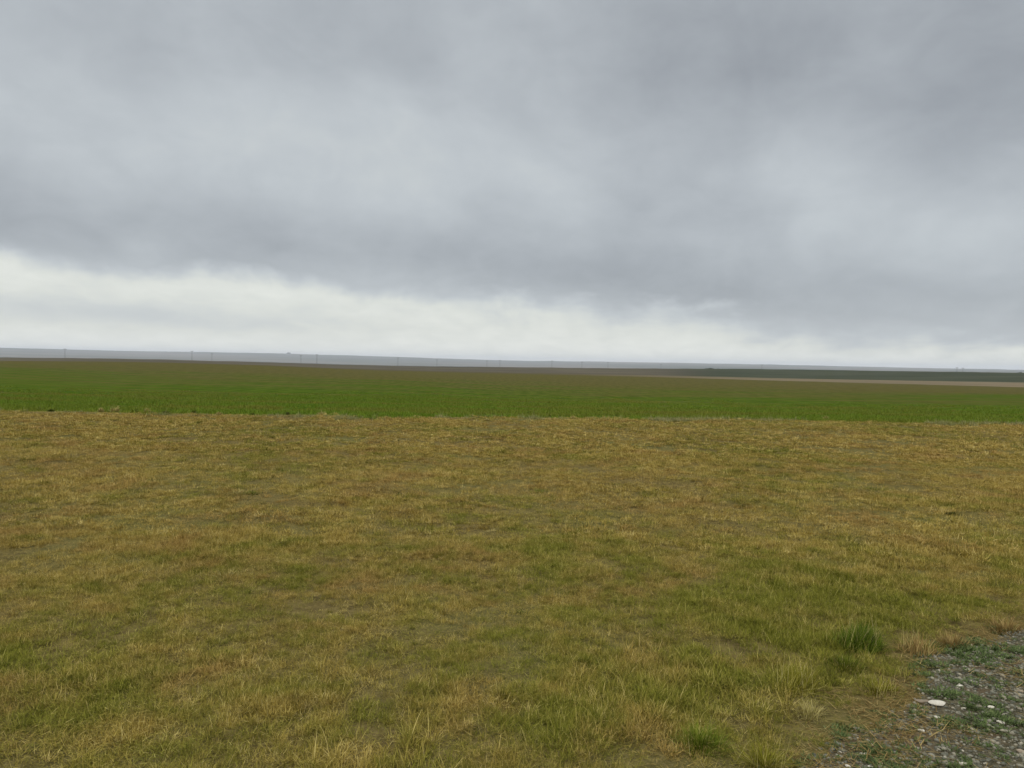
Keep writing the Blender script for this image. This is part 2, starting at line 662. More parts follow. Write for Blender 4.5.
M_turf = mat_turf()
M_wheat = mat_leaf('crop_leaves', [(0, (.054, .096, .005)), (.5, (.110, .172, .011)), (1, (.19, .235, .028))], .24, 1.0, (.150, .150, .020))
M_fringe = mat_leaf('pale_fringe_blades', [(0, (.105, .110, .030)), (.5, (.230, .220, .080)), (1, (.40, .36, .17))])
M_tuft_green = mat_leaf('green_tuft_blades', [(0, (.045, .062, .006)), (.5, (.115, .135, .014)), (.80, (.18, .19, .026)), (.92, (.32, .27, .08)), (1, (.46, .38, .15))])
M_tuft_deep = mat_leaf('deep_green_tuft_blades', [(0, (.030, .050, .004)), (.5, (.082, .122, .010)), (.82, (.165, .19, .022)), (1, (.30, .26, .09))])
M_tuft_bright = mat_leaf('bright_green_tuft_blades', [(0, (.050, .075, .006)), (.5, (.125, .165, .014)), (.85, (.22, .235, .030)), (1, (.42, .36, .12))])
M_tuft_yellow = mat_leaf('yellow_tuft_blades', [(0, (.085, .066, .006)), (.3, (.130, .126, .010)), (.7, (.23, .205, .024)), (1, (.42, .35, .11))])
M_tuft_dry = mat_leaf('dry_tuft_blades', [(0, (.19, .145, .035)), (.5, (.35, .29, .095)), (1, (.55, .47, .20))])
M_tuft_brown = mat_leaf('brown_tuft_blades', [(0, (.12, .072, .020)), (.5, (.25, .165, .055)), (1, (.42, .31, .12))])
M_weed = mat_leaf('weed_leaves', [(0, (.042, .066, .020)), (.5, (.095, .130, .042)), (1, (.18, .21, .08))])
M_dark = mat_leaf('dark_weed_blades', [(0, (.030, .040, .006)), (.5, (.060, .075, .011)), (1, (.13, .14, .026))])


# ------------------------------------------------------------------ scatter (stuff)
def scatter(name, pts, rot, scl, pick, meshes, mat, label=None):
    src = bpy.data.collections.new(name + '_kinds')
    for i, me in enumerate(meshes):
        me.materials.append(mat)
        ob = bpy.data.objects.new('%s_kind_%02d' % (name, i), me)
        src.objects.link(ob)
    me = bpy.data.meshes.new(name)
    me.vertices.add(len(pts))
    me.vertices.foreach_set('co', np.asarray(pts, np.float32).ravel())
    a = me.attributes.new('rot', 'FLOAT_VECTOR', 'POINT'); a.data.foreach_set('vector', np.asarray(rot, np.float32).ravel())
    a = me.attributes.new('scl', 'FLOAT', 'POINT'); a.data.foreach_set('value', np.asarray(scl, np.float32))
    a = me.attributes.new('pick', 'INT', 'POINT'); a.data.foreach_set('value', np.asarray(pick, np.int32))
    o = link(name, me, [mat])
    tag(o, kind='stuff')
    ng = bpy.data.node_groups.new(name + '_scatter', 'GeometryNodeTree')
    ng.interface.new_socket('Geometry', in_out='INPUT', socket_type='NodeSocketGeometry')
    ng.interface.new_socket('Geometry', in_out='OUTPUT', socket_type='NodeSocketGeometry')
    N, L = ng.nodes, ng.links
    gi = N.new('NodeGroupInput'); go = N.new('NodeGroupOutput')
    ip = N.new('GeometryNodeInstanceOnPoints')
    ci = N.new('GeometryNodeCollectionInfo')
    ci.inputs['Collection'].default_value = src
    ci.inputs['Separate Children'].default_value = True
    ci.inputs['Reset Children'].default_value = True
    ip.inputs['Pick Instance'].default_value = True

    def na(nm, dt):
        n = N.new('GeometryNodeInputNamedAttribute'); n.data_type = dt; n.inputs['Name'].default_value = nm
        return n.outputs['Attribute']
    L.new(gi.outputs[0], ip.inputs['Points'])
    L.new(ci.outputs[0], ip.inputs['Instance'])
    L.new(na('pick', 'INT'), ip.inputs['Instance Index'])
    er = N.new('FunctionNodeEulerToRotation')
    L.new(na('rot', 'FLOAT_VECTOR'), er.inputs[0])
    L.new(er.outputs[0], ip.inputs['Rotation'])
    L.new(na('scl', 'FLOAT'), ip.inputs['Scale'])
    L.new(ip.outputs[0], go.inputs[0])
    md = o.modifiers.new('scatter', 'NODES')
    md.node_group = ng
    return o


def spread(y0, y1, density, half=.70, pad=3.0):
    """random points on the ground in front of the verge"""
    wmax = half * y1 + pad
    n = int(density * (y1 - y0) * 2 * wmax)
    y = rng.uniform(y0, y1, n); x = rng.uniform(-wmax, wmax, n)
    k = np.abs(x) < half * y + pad
    return x[k], y[k]


def rand_rot(n, tilt=.06):
    return np.stack([rng.normal(0, tilt, n), rng.normal(0, tilt, n), rng.random(n) * 6.283], 1)


kinds = []
for i in range(7): kinds.append(turf_patch('near', .22, 34, 40, .020, .056, .0019))
for i in range(6): kinds.append(turf_patch('mid', .35, 32, 30, .022, .056, .0036))
for i in range(6): kinds.append(turf_patch('far', .55, 40, 24, .024, .056, .0072, .01))
for i in range(4):                                   # last year's straw, lying flat in the sward
    n = 300; a = rng.random(n) * 6.283; d = .3 * np.sqrt(rng.random(n))
    kinds.append(blades(np.stack([d * np.sin(a), d * np.cos(a), rng.uniform(.003, .03, n)], 1), rng.random(n) * 6.283, rng.uniform(.018, .050, n), rng.uniform(.0012, .0022, n),
                        rng.uniform(1.2, 1.6, n), rng.uniform(-.1, .35, n), np.clip(rng.normal(.52, .20, n), 0, 1), 'straw'))
P, Q, C, K = [], [], [], []
for (y0, y1, dens, lo, hi) in ((.5, 7.2, 40, 0, 7), (6.6, 14.5, 15, 7, 13), (13.5, 28, 6.5, 13, 19), (.5, 13, 14, 19, 23)):
    x, y = spread(y0, y1, dens)
    r = np.hypot(x, y)
    az = np.arctan2(x, y)
    er = np.interp(az, AZ, RE)
    sdd = signed(x, y)
    keepp = (r < er - .1 + wander(x)) & (sdd < .03 - .34 * rng.random(len(x)) ** 2.4)
    # thin, trodden spots show the soil
    thin = fbm(x * 1.1 + 40, y * 1.1 + 2, 3)
    keepp &= ~((thin > .70) & (rng.random(len(x)) < .35))
    x, y = x[keepp], y[keepp]
    n = len(x)
    P.append(np.stack([x, y, gz_many(x, y)], 1)); Q.append(rand_rot(n))
    hs = .62 + .75 * fbm(x * .8 + 9, y * .8, 3)
    sk_ = sdd[keepp]
    hs = hs * (1 + (.7 if lo < 19 else 0.0) * np.exp(-((sk_ + .75) / .42) ** 2) * sstep(.35, .6, fbm(x * 2.3 + 1, y * 2.3 + 77, 2)))
    hs = np.where(sk_ > -.28, np.minimum(hs, .62), hs)
    C.append(hs * rng.uniform(.8, 1.2, n))
    K.append(rng.integers(lo, hi, n))
scatter('grass', np.concatenate(P), np.concatenate(Q), np.concatenate(C), np.concatenate(K), kinds, M_turf)

# crop: leafy young plants over the near part of the field
wk = []
for i in range(6):
    n = 340; a = rng.random(n) * 6.283; d = .8 * np.sqrt(rng.random(n))
    wk.append(blades(np.stack([d * np.sin(a), d * np.cos(a), np.full(n, -.01)], 1), rng.random(n) * 6.283, rng.uniform(.08, .16, n),
                     rng.uniform(.010, .018, n), np.abs(rng.normal(.6, .25, n)), rng.uniform(.1, 1.2, n), np.clip(rng.normal(.5, .2, n), 0, 1), 'crop'))
x, y = spread(18, 72, 1.15, .72, 4)
r = np.hypot(x, y); er = np.interp(np.arctan2(x, y), AZ, RE)
kk = (r > er + .35 + wander(x)) & (rng.random(len(x)) > sstep(30, 72, r))
x, y = x[kk], y[kk]
n = len(x)
scatter('crop', np.stack([x, y, gz_many(x, y)], 1), rand_rot(n, .03), rng.uniform(.8, 1.25, n) * (.8 + .4 * fbm(x * .1, y * .3)), rng.integers(0, 6, n), wk, M_wheat)


# a ragged fringe of taller pale grass along the field edge
fk = [turf_patch('fringe', .38, 14, 16, .05, .12, .009, .1, .6) for i in range(4)]
n = 900
a = rng.uniform(-.68, .62, n)
er = np.interp(a, AZ, RE)
x = er * np.sin(a)
r = er + wander(x) + rng.normal(.1, .35, n)
x, y = r * np.sin(a), r * np.cos(a)
dens = sstep(.42, .62, fbm(x * .6 + 14, x * 0 + 4, 3)) * .75 + .06
kk = rng.random(n) < dens
x, y = x[kk], y[kk]
n = len(x)
scatter('edge_grass', np.stack([x, y, gz_many(x, y)], 1), rand_rot(n), rng.uniform(.5, 1.15, n), rng.integers(0, 4, n), fk, M_fringe)


# ------------------------------------------------------------------ stones
def stone_mesh(n, sizes, cols, name, sub=1, flat=.5, rough=.16, cuts=1, rng=rng):
    import bmesh
    bm = bmesh.new()
    bmesh.ops.create_icosphere(bm, subdivisions=sub, radius=1)
    base = np.array([v.co[:] for v in bm.verts]); tri = np.array([[v.index for v in f.verts] for f in bm.faces])
    bm.free()
    nb = len(base)
    allv = []
    for i in range(n):
        j = base * (1 + rng.normal(0, rough, (nb, 1)))
        for c_ in range(cuts):                              # broken faces
            k = rng.normal(size=3); k /= np.linalg.norm(k)
            dcut = rng.uniform(.35, .7)
            over = np.maximum(j @ k - dcut, 0)
            j = j - over[:, None] * k[None] * .92
        j = j * np.array([rng.uniform(.7, 1.35), rng.uniform(.6, 1.0), flat * rng.uniform(.6, 1.3)])
        a = rng.random() * 6.283
        c, s = math.cos(a), math.sin(a)
        j = np.stack([j[:, 0] * c - j[:, 1] * s, j[:, 0] * s + j[:, 1] * c, j[:, 2]], 1)
        allv.append(j * sizes[i])
    V = np.array(allv)
    return V, tri, nb


def mat_stone(name, ramp, sc=60):
    m, nt = material(name)
    p = geom_pos(nt)
    t = nt.attr('tint')
    c = nt.ramp(t, ramp)
    n = nt.noise(p, sc, 5, .65)
    c = nt.mix(nt.sm(n, .3, .75), c, nt.mix(.5, c, (.10, .085, .06)))
    finish(nt, c, .85, .25, n, .5, .004)
    return m


M_gravel = mat_stone('gravel_stones', [(0, (.060, .060, .042)), (.45, (.14, .138, .098)), (.75, (.22, .20, .145)), (.94, (.26, .23, .16)), (.985, (.34, .30, .22)), (1, (.48, .43, .33))])
x = rng.uniform(.4, 5.4, 110000); y = rng.uniform(2.0, 6.6, 110000)
k0 = np.abs(x) < .72 * y + 1.2
x, y = x[k0], y[k0]
s_ = signed(x, y)
kk = (s_ > -.02 + .16 * rng.random(len(x)) ** 2) & (np.abs(x) < .75 * y + 2.2) & (rng.random(len(x)) < .5 + .5 * sstep(.38, .6, fbm(x * 2.6, y * 2.6, 3)))
x, y = x[kk], y[kk]
n = len(x)
sz = .004 + .012 * rng.random(n) ** 2.8
V, tri, nb = stone_mesh(n, sz, None, 'gravel', 1, .55)
V = V + np.stack([x, y, track_z(x, y) + sz * .12], 1)[:, None]
F_ = (np.arange(n) * nb)[:, None, None] + tri[None]
me = np_mesh('gravel', V.reshape(-1, 3), [F_.reshape(-1, 3)], smooth=False)
fattr(me, 'tint', np.repeat(rng.random(n), nb))
tag(link('gravel', me, [M_gravel]), kind='stuff')

M_pale = mat_stone('pale_stone', [(0, (.48, .43, .33)), (1, (.74, .69, .58))], 40)
M_tanstone = mat_stone('tan_stone', [(0, (.22, .17, .115)), (1, (.34, .27, .19))], 40)


def stone(px, py, wpx, hpx, mat, label, name='stone', seed=0, yaw=0.0):
    x, y = on_flat(px, py)
    d = math.hypot(x, y)
    sz = wpx / F * d * (.5 if wpx > 13 else .40)
    V, tri, nb = stone_mesh(1, [1.0], None, name, 3, 1, .012, 6, np.random.default_rng(100 + seed))
    V = V[0]
    V = V / np.abs(V).max(0)
    hz = sz * .30 * min(1.6, max(.6, hpx / wpx * 2.2))
    V = V * np.array([sz, sz * .62, hz])
    me = np_mesh(name, V, [tri], smooth=False)
    fattr(me, 'tint', np.full(nb, random.random()))
    o = link(name, me, [mat])
    o.location = (x, y, float(track_z(np.array([x]), np.array([y]))[0]) + hz * .62)
    o.rotation_euler = (random.uniform(-.08, .08), random.uniform(-.1, .1), yaw)
    tag(o, label, 'stone', 'larger stones on the gravel verge')
    return o


stone(939, 704, 19, 3, M_pale, 'flat cream white stone, the largest and brightest on the gravel', seed=1, yaw=.1)
stone(921, 701, 14, 6, M_tanstone, 'tan flat stone touching the left end of the largest white stone', seed=2)
stone(963, 710, 6, 6, M_pale, 'small upright pale stone just right of the largest white stone', seed=3)
stone(960, 688, 7, 4, M_pale, 'small pale stone on the gravel behind the largest white stone', seed=4)
stone(991, 710, 7, 6, M_pale, 'rounded pale stone halfway between the largest white stone and the right frame edge', seed=5)
stone(1002, 724, 11, 4, M_pale, 'thin elongated pale stone on gravel toward the right frame edge', seed=6, yaw=-.2)
stone(922, 732, 9, 5, M_pale, 'grey white oblong stone below the largest white stone', seed=7, yaw=-.3)
stone(936, 717, 8, 3, M_pale, 'low pale chip right under the largest white stone', seed=8)
stone(864, 752, 11, 4, M_pale, 'cream flat stone near the left tip of the gravel, farthest up of its cluster', seed=9)
stone(848, 765, 8, 5, M_pale, 'small cream stone at the bottom left of the gravel beside the yellow tuft', seed=10)
stone(869, 765, 8, 5, M_pale, 'pale stone at the bottom frame edge below the cream flat stone', seed=11)
stone(963, 764, 10, 5, M_pale, 'pale rounded stone at the bottom frame edge in the middle of the gravel', seed=12)
stone(1021, 752, 10, 6, M_tanstone, 'tan stone half cut by the right frame edge near the bottom corner', seed=13)
stone(1020, 692, 8, 4, M_tanstone, 'brownish stone at the right frame edge above the others', seed=14)

# small creeping weeds on the gravel
wv = []
for i in range(4):
    n = 60; a = rng.random(n) * 6.283; d = .05 * np.sqrt(rng.random(n))
    wv.append(blades(np.stack([d * np.sin(a), d * np.cos(a), np.full(n, .0)], 1), a + rng.normal(0, .6, n), rng.uniform(.012, .034, n), rng.uniform(.005, .010, n),
                     np.abs(rng.normal(1.05, .3, n)), rng.uniform(-.3, .5, n), np.clip(rng.normal(.5, .25, n), 0, 1), 'weed', 2 + 1))
x = rng.uniform(-.4, 6.0, 9000); y = rng.uniform(.2, 7.2, 9000)
x = np.concatenate([x, rng.uniform(1.0, 4.5, 9000)]); y = np.concatenate([y, rng.uniform(2.2, 6.2, 9000)])
s_ = signed(x, y)
w = fbm(x * 2.2 + 70, y * 2.2 + 11, 3)
wx, wy = on_flat(939, 704)
kk = (np.hypot(x - wx, (y - wy + .06)) > .11) & (s_ > -.05) & (rng.random(len(x)) < .22 + .35 * sstep(.40, .60, w)) & (np.abs(x) < .75 * y + 2.2)
x, y = x[kk], y[kk]
n = len(x)
scatter('weeds', np.stack([x, y, track_z(x, y) + .002], 1), rand_rot(n, .1), rng.uniform(.3, .95, n) * (.6 + .8 * fbm(x * 2.2 + 70, y * 2.2 + 11, 3)), rng.integers(0, 4, n), wv, M_weed)
# dead straw lying on the gravel edge
sk = []
for i in range(4):
    n = 70; a = rng.random(n) * 6.283; d = .16 * np.sqrt(rng.random(n))
    sk.append(blades(np.stack([d * np.sin(a), d * np.cos(a), rng.uniform(.002, .012, n)], 1), rng.random(n) * 6.283, rng.uniform(.03, .11, n), rng.uniform(.0018, .0035, n),
                     rng.uniform(1.3, 1.55, n), rng.uniform(0, .25, n), rng.random(n), 'straw'))
x = rng.uniform(-.4, 6.0, 2600); y = rng.uniform(.2, 7.2, 2600)
x = np.concatenate([x, rng.uniform(1.0, 4.5, 2600)]); y = np.concatenate([y, rng.uniform(2.2, 6.2, 2600)])
s_ = signed(x, y)
kk = (s_ > -.12) & (rng.random(len(x)) < (1 - sstep(.0, .18, s_)) * .22 + .10 * sstep(.52, .66, fbm(x * 1.7 + 3, y * 1.7 + 31, 3)) + .012) & (np.abs(x) < .75 * y + 2.2)
x, y = x[kk], y[kk]
n = len(x)
scatter('dead_grass', np.stack([x, y, track_z(x, y) + .002], 1), rand_rot(n, .03), rng.uniform(.7, 1.2, n), rng.integers(0, 4, n), sk, M_tuft_brown)


# ------------------------------------------------------------------ single tufts
def tuft(px, py, wpx, hpx, mat, label, group, stems=0, n=260, name='grass_tuft', cat='grass tuft', lean=0.0, stiff=.35, tall=1.0, bw=None, z=None):
    """(px, py) is where the foot of the tuft is; width and height as seen"""
    x, y = on_flat(px, py)
    d = math.hypot(x, y)
    rad = wpx / F * d * .5
    hgt = hpx / F * d
    bw = bw or max(.0032, d * .00085)
    a = rng.random(n) * 6.283; q = rad * .85 * rng.random(n) ** .8
    root = np.stack([q * np.sin(a), q * np.cos(a) * .8, np.full(n, -.008)], 1)
    L = hgt * rng.uniform(.45, 1.2, n) * 1.25 * (1.1 - .55 * q / rad)
    ln = np.clip(np.abs(rng.normal(stiff + .15, .32, n)) * (.5 + q / rad), 0, 1.4)
    az = a + rng.normal(0, .55, n)
    if lean:
        az = np.where(rng.random(n) < .6, rng.normal(lean, .5, n), az)
    me = blades(root, az, L, bw * rng.uniform(.7, 1.3, n), ln, rng.uniform(.2, 1.3, n), np.clip(rng.normal(.5, .26, n), 0, 1), name, 4)
    o = link(name, me, [mat])
    i = int(np.argmin(np.abs(AZ - math.atan2(x, y))))
    o.location = (x, y, gz(x, y))
    tag(o, label, cat, group)
    if stems:
        a = rng.random(stems) * 6.283; q = rad * .75 * np.sqrt(rng.random(stems))
        sw = .5 if stems < 30 else .8
        st = blades(np.stack([q * np.sin(a), q * np.cos(a), np.full(stems, -.004)], 1), rng.normal(lean or .9, .7, stems), hgt * rng.uniform(1.0, 1.75, stems) * tall,
                    np.full(stems, bw * sw), rng.uniform(.15, .6, stems), rng.uniform(.1, .7, stems), np.clip(rng.normal(.65, .2, stems), 0, 1), 'dry_stems', 4)
        link('dry_stems', st, [M_tuft_dry], o)
    return o


GN_ = 'grass tufts beside the gravel'
tuft(858, 647, 48, 23, M_tuft_deep, 'dark green grass tuft with pale dry stems leaning right, behind the gravel corner', GN_, 24, 900, lean=1.0)
tuft(846, 666, 44, 14, M_tuft_green, 'low green grass tuft just in front of the dark green one', GN_, 0, 420)
tuft(792, 688, 50, 26, M_tuft_yellow, 'yellow green tuft of long pale blades halfway between dark tuft and bottom edge', GN_, 22, 520, lean=.9, stiff=.6)
tuft(700, 748, 60, 22, M_tuft_bright, 'bright green tuft at the bottom, left of the yellow mound', GN_, 12, 620)
tuft(764, 766, 74, 22, M_tuft_yellow, 'yellow ochre grass mound at the bottom edge left of the gravel tip', GN_, 12, 520, stiff=.75)
tuft(806, 712, 40, 14, M_tuft_dry, 'straw coloured tuft between the yellow green tuft and the gravel', GN_, 20, 200)
tuft(918, 651, 40, 16, M_tuft_brown, 'light brown tuft with stiff pale stems at the far corner of the gravel', GN_, 20, 200, lean=.6)
tuft(952, 644, 34, 12, M_tuft_brown, 'brown dead grass tuft right beside the light brown tuft on the far gravel edge', GN_, 0, 300)
tuft(1006, 630, 38, 11, M_tuft_brown, 'brownish dead tuft on the far gravel edge at the right frame side', GN_, 0, 260)
tuft(880, 690, 52, 12, M_tuft_yellow, 'olive yellow tuft against the left side of the gravel', GN_, 18, 320, stiff=.6)

GW = 'low weeds in the dry pasture'
tuft(566, 612, 26, 7, M_tuft_green, 'low bright green weed patch in the middle of the dry pasture', GW, 0, 200, 'low_weed', 'weed', stiff=.7)
tuft(520, 612, 18, 6, M_dark, 'small dark weed left of the bright green weed patch in mid pasture', GW, 0, 120, 'low_weed', 'weed', stiff=.7)
tuft(952, 515, 17, 5, M_dark, 'dark green weed in the pasture at the far right', GW, 0, 150, 'low_weed', 'weed', stiff=.7)
tuft(252, 494, 24, 5, M_tuft_green, 'green weed beside pale grass heads in the left pasture', GW, 0, 160, 'low_weed', 'weed', stiff=.7)
tuft(540, 492, 26, 5, M_tuft_green, 'flat dull green weed in the far middle of the pasture', GW, 0, 160, 'low_weed', 'weed', stiff=.7)
tuft(398, 496, 10, 4, M_dark, 'tiny dark weed in the far pasture right of the pale grass heads', GW, 0, 90, 'low_weed', 'weed', stiff=.6)
tuft(894, 556, 12, 5, M_dark, 'small dark weed in the right pasture in front of the far right weed', GW, 0, 90, 'low_weed', 'weed', stiff=.6)
tuft(238, 494, 22, 5, M_tuft_dry, 'row of pale grass heads beside the green weed in the left pasture', GW, 0, 110, 'dry_grass_tuft', 'grass tuft', stiff=.4)
tuft(228, 578, 26, 10, M_tuft_dry, 'pale bleached tuft standing out in the left foreground pasture', GW, 0, 90, 'dry_grass_tuft', 'grass tuft', stiff=.4)

GE = 'weeds and tufts along the crop edge'
for (px, py, w_, h_, mat, lab) in (
        (51, 411, 7, 3, M_dark, 'tiny dark weed on the crop edge, leftmost of the row'),
        (101, 411, 6, 4.5, M_tuft_dry, 'small pale tuft on the crop edge left of the tallest pale one'),
        (115, 411, 8, 7, M_tuft_dry, 'tallest pale tuft on the crop edge'),
        (135, 412, 6, 3.5, M_dark, 'dark weed between two pale tufts on the crop edge'),
        (147, 412, 8, 5, M_tuft_dry, 'wide pale tuft just left of the broadest dark weed'),
        (166, 413.5, 10, 4, M_dark, 'broadest dark weed clump on the crop edge'),
        (194, 413, 6, 4, M_dark, 'rounded dark weed right of the broadest clump'),
        (219, 415, 9, 3.5, M_tuft_dry, 'faded grey green tuft right of the rounded dark weed'),
        (252, 415, 6, 3, M_dark, 'small dark weed on the crop edge past the faded tuft'),
        (287, 414, 6, 4, M_dark, 'lone dark weed on the crop edge standing inside the green'),
        (322, 415, 11, 5, M_tuft_dry, 'bushy pale tuft on the crop edge right of the lone dark weed'),
        (371, 416, 8, 3, M_dark, 'dark weed at the left end of the long pale grass line'),
        (416, 417, 16, 2.6, M_tuft_dry, 'longest low pale tuft in the pale grass line'),
        (441, 417, 10, 2.8, M_tuft_dry, 'low pale tuft right of the longest one in the pale grass line'),
        (487, 421, 8, 3.5, M_tuft_dry, 'bright straw tuft standing in front of the pale grass line'),
        (573, 418, 10, 3.5, M_tuft_dry, 'curved pale tuft near the middle of the crop edge'),
        (604, 419, 7, 3, M_tuft_dry, 'small yellowish tuft right of the curved pale one'),
        (720, 421, 9, 4, M_tuft_dry, 'slanting pale tuft on the right half of the crop edge'),
        (826, 416.5, 5, 5, M_tuft_dry, 'single pale tuft standing alone inside the green crop'),
        (1003, 424, 8, 4, M_tuft_green, 'pale green weed on the crop edge by the right frame side')):
    tuft(px, py, w_ * .9, h_ * .85, mat, lab, GE, 0, 170, 'edge_weed' if mat in (M_dark, M_tuft_green) else 'dry_grass_tuft', 'weed' if mat in (M_dark, M_tuft_green) else 'grass tuft', stiff=.35)


# ------------------------------------------------------------------ utility poles on the plain beyond the crest
def mat_flat(name, col, rough=.85, sc=3):
    m, nt = material(name)
    n = nt.noise(geom_pos(nt), sc, 4, .6)
    finish(nt, nt.mix(n, col, tuple(c * .7 for c in col)), rough, .1)
    return m


M_wood = mat_flat('weathered_wood', (.085, .078, .07))
M_porc = mat_flat('porcelain', (.10, .085, .075), .4)


def tube(p0, p1, r0, r1, n=10):
    p0, p1 = Vector(p0), Vector(p1)
    ax = (p1 - p0).normalized()
    u = ax.orthogonal().normalized(); w = ax.cross(u)
    V = []
    for p, r in ((p0, r0), (p1, r1)):
        for k in range(n):
            a = 2 * math.pi * k / n
            V.append((p + u * math.cos(a) * r + w * math.sin(a) * r)[:])
    Fq = [(k, (k + 1) % n, n + (k + 1) % n, n + k) for k in range(n)]
    return V, Fq + [tuple(range(n))[::-1], tuple(range(n, 2 * n))]


def simple(name, chunks, mat, parent=None):
    V, Fc = [], []
    for v, f in chunks:
        o_ = len(V); V += v; Fc += [tuple(i + o_ for i in q_) for q_ in f]
    me = bpy.data.meshes.new(name); me.from_pydata(V, [], Fc); me.update()
    return link(name, me, [mat], parent)


def boxv(c, s):
    V = [(c[0] + sx * s[0] / 2, c[1] + sy * s[1] / 2, c[2] + sz_ * s[2] / 2) for sx in (-1, 1) for sy in (-1, 1) for sz_ in (-1, 1)]
    return V, [(0, 1, 3, 2), (4, 6, 7, 5), (0, 4, 5, 1), (2, 3, 7, 6), (0, 2, 6, 4), (1, 5, 7, 3)]


def make_pole():
    root = bpy.data.objects.new('utility_pole', None); COL.objects.link(root)
    simple('post', [tube((0, 0, -1.2), (0, 0, 10), .14, .10)], M_wood, root)
    simple('crossarm', [boxv((0, .22, 9.1), (2.6, .16, .20))], M_wood, root)
    for k in (-1.15, -.45, .45, 1.15):
        simple('insulator', [tube((k, .22, 9.2), (k, .22, 9.36), .10, .07), tube((k, .22, 9.36), (k, .22, 9.52), .07, .03)], M_porc, root)
    return root


def copy_tree(o, parent=None):
    c = o.copy(); COL.objects.link(c)
    if parent is not None: c.parent = parent
    for ch in o.children: copy_tree(ch, c)
    return c


proto = make_pole()
ORD = ['leftmost', 'second from the left', 'third from the left', 'fourth from the left', 'fifth from the left', 'sixth from the left', 'seventh from the left',
       'eighth from the left', 'eighth from the right', 'seventh from the right', 'sixth from the right', 'fifth from the right', 'fourth from the right', 'third from the right',
       'second from the right', 'rightmost']
spots = [(65, 348.2), (192, 350.6), (212, 353.2), (301, 355.0), (317, 354.0), (398, 357.2), (437, 359.2), (487, 360.4), (500, 359.6), (552, 360.2), (582, 361.5), (608, 362.0), (661, 364.0), (762, 364.3), (957, 367.0), (963, 367.4)]
for i, (px, py) in enumerate(spots):
    o = proto if i == 0 else copy_tree(proto)
    a, s = azs(px, py)
    # walk out along the bearing to where a ten metre pole reaches that height
    best = None
    for d in np.arange(740, 1250, 10.0):
        x, y = d * math.sin(a), d * math.cos(a)
        top = H - d * s
        e = abs(top - gz(x, y) - 9.6)
        if best is None or e < best[0]: best = (e, x, y, top, d)
    e, x, y, top, d = best
    o.location = (x, y, gz(x, y))
    o.rotation_euler = (0, 0, -a + random.uniform(-.25, .25))
    k = float(np.clip((top - gz(x, y)) / 10, .75, 1.25))
    o.scale = (1, 1, k)
    tag(o, 'thin dark utility pole against the hazy hills, %s' % ORD[i], 'utility pole', 'utility poles across the far plain')

# ------------------------------------------------------------------ far shrubs and trees on the crest and hills
M_bark = mat_flat('bark', (.05, .04, .03))
m_, nt_ = material('far_foliage')
finish(nt_, nt_.ramp(nt_.attr('tint'), [(0, (.034, .044, .026)), (1, (.080, .092, .052))]), .9, .05)
M_far = m_


def bush(px, py, wpx, hpx, dist, label, name='tree', cat='tree'):
    a, s = azs(px, py)
    x, y = dist * math.sin(a), dist * math.cos(a)
    zb = H - dist * s
    w = wpx / F * dist; h = hpx / F * dist
    root = bpy.data.objects.new(name, None); COL.objects.link(root)
    zg = gz(x, y) if dist < 3600 else zb
    root.location = (x, y, zg)
    rise = zb - zg
    ch = [tube((0, 0, -.5), (0, 0, rise + h * .55), h * .05, h * .03, 7)]
    for k in range(4):
        an = k * 1.7 + random.random()
        ch.append(tube((0, 0, rise + h * .3), (math.sin(an) * w * .25, math.cos(an) * w * .25, rise + h * .7), h * .025, h * .01, 6))
    simple('trunk', ch, M_bark, root)
    n = 700
    d = rng.normal(size=(n, 3)); d /= np.linalg.norm(d, axis=1)[:, None]
    lob = rng.normal(size=(7, 3)) * np.array([.55, .5, .25])
    which = rng.integers(0, 7, n)
    P_ = lob[which] + d * (.42 * rng.random(n) ** .4)[:, None]
    P_[:, 2] = np.abs(P_[:, 2] * .8 + .25)
    P_ = P_ * np.array([w * .5, w * .45, h * .85]) + np.array([0, 0, rise + h * .1])
    u = rng.normal(size=(n, 3)); u /= np.linalg.norm(u, axis=1)[:, None]
    t = np.cross(u, d); t /= np.linalg.norm(t, axis=1)[:, None] + 1e-9
    sz_ = h * rng.uniform(.07, .15, n)[:, None]
    Q_ = np.stack([P_ - u * sz_, P_ + t * sz_, P_ + u * sz_, P_ - t * sz_], 1).reshape(-1, 3)
    me = np_mesh('crown', Q_, [np.arange(4 * n).reshape(n, 4)], smooth=False)
    fattr(me, 'tint', np.repeat(np.clip(.5 + rng.normal(0, .25, n), 0, 1), 4))
    link('crown', me, [M_far], root)
    tag(root, label, cat, 'trees and shrubs on the far crest')
    return root


bush(708, 369.6, 10, 2.0, 690, 'dark wide clump of trees at the start of the dark green field')
bush(717, 369.9, 6, 1.8, 692, 'smaller dark tree touching the right side of the wide clump')
bush(637, 369.2, 4, 1.3, 690, 'small lone dark bush on the crest left of the wide clump', 'shrub', 'shrub')
bush(972, 373.0, 5, 1.3, 690, 'low green shrub on the dark green crest toward the right', 'shrub', 'shrub')
bush(1021, 374.0, 7, 1.7, 690, 'dark shrub on the crest at the right frame edge', 'shrub', 'shrub')
bush(288, 354.5, 4, 2.4, 7450, 'lone dark tree on the hazy skyline at the left')
bush(272, 374.5, 4, 1.6, 200, 'small dark weed bush in the thin crop on the left', 'shrub', 'shrub')

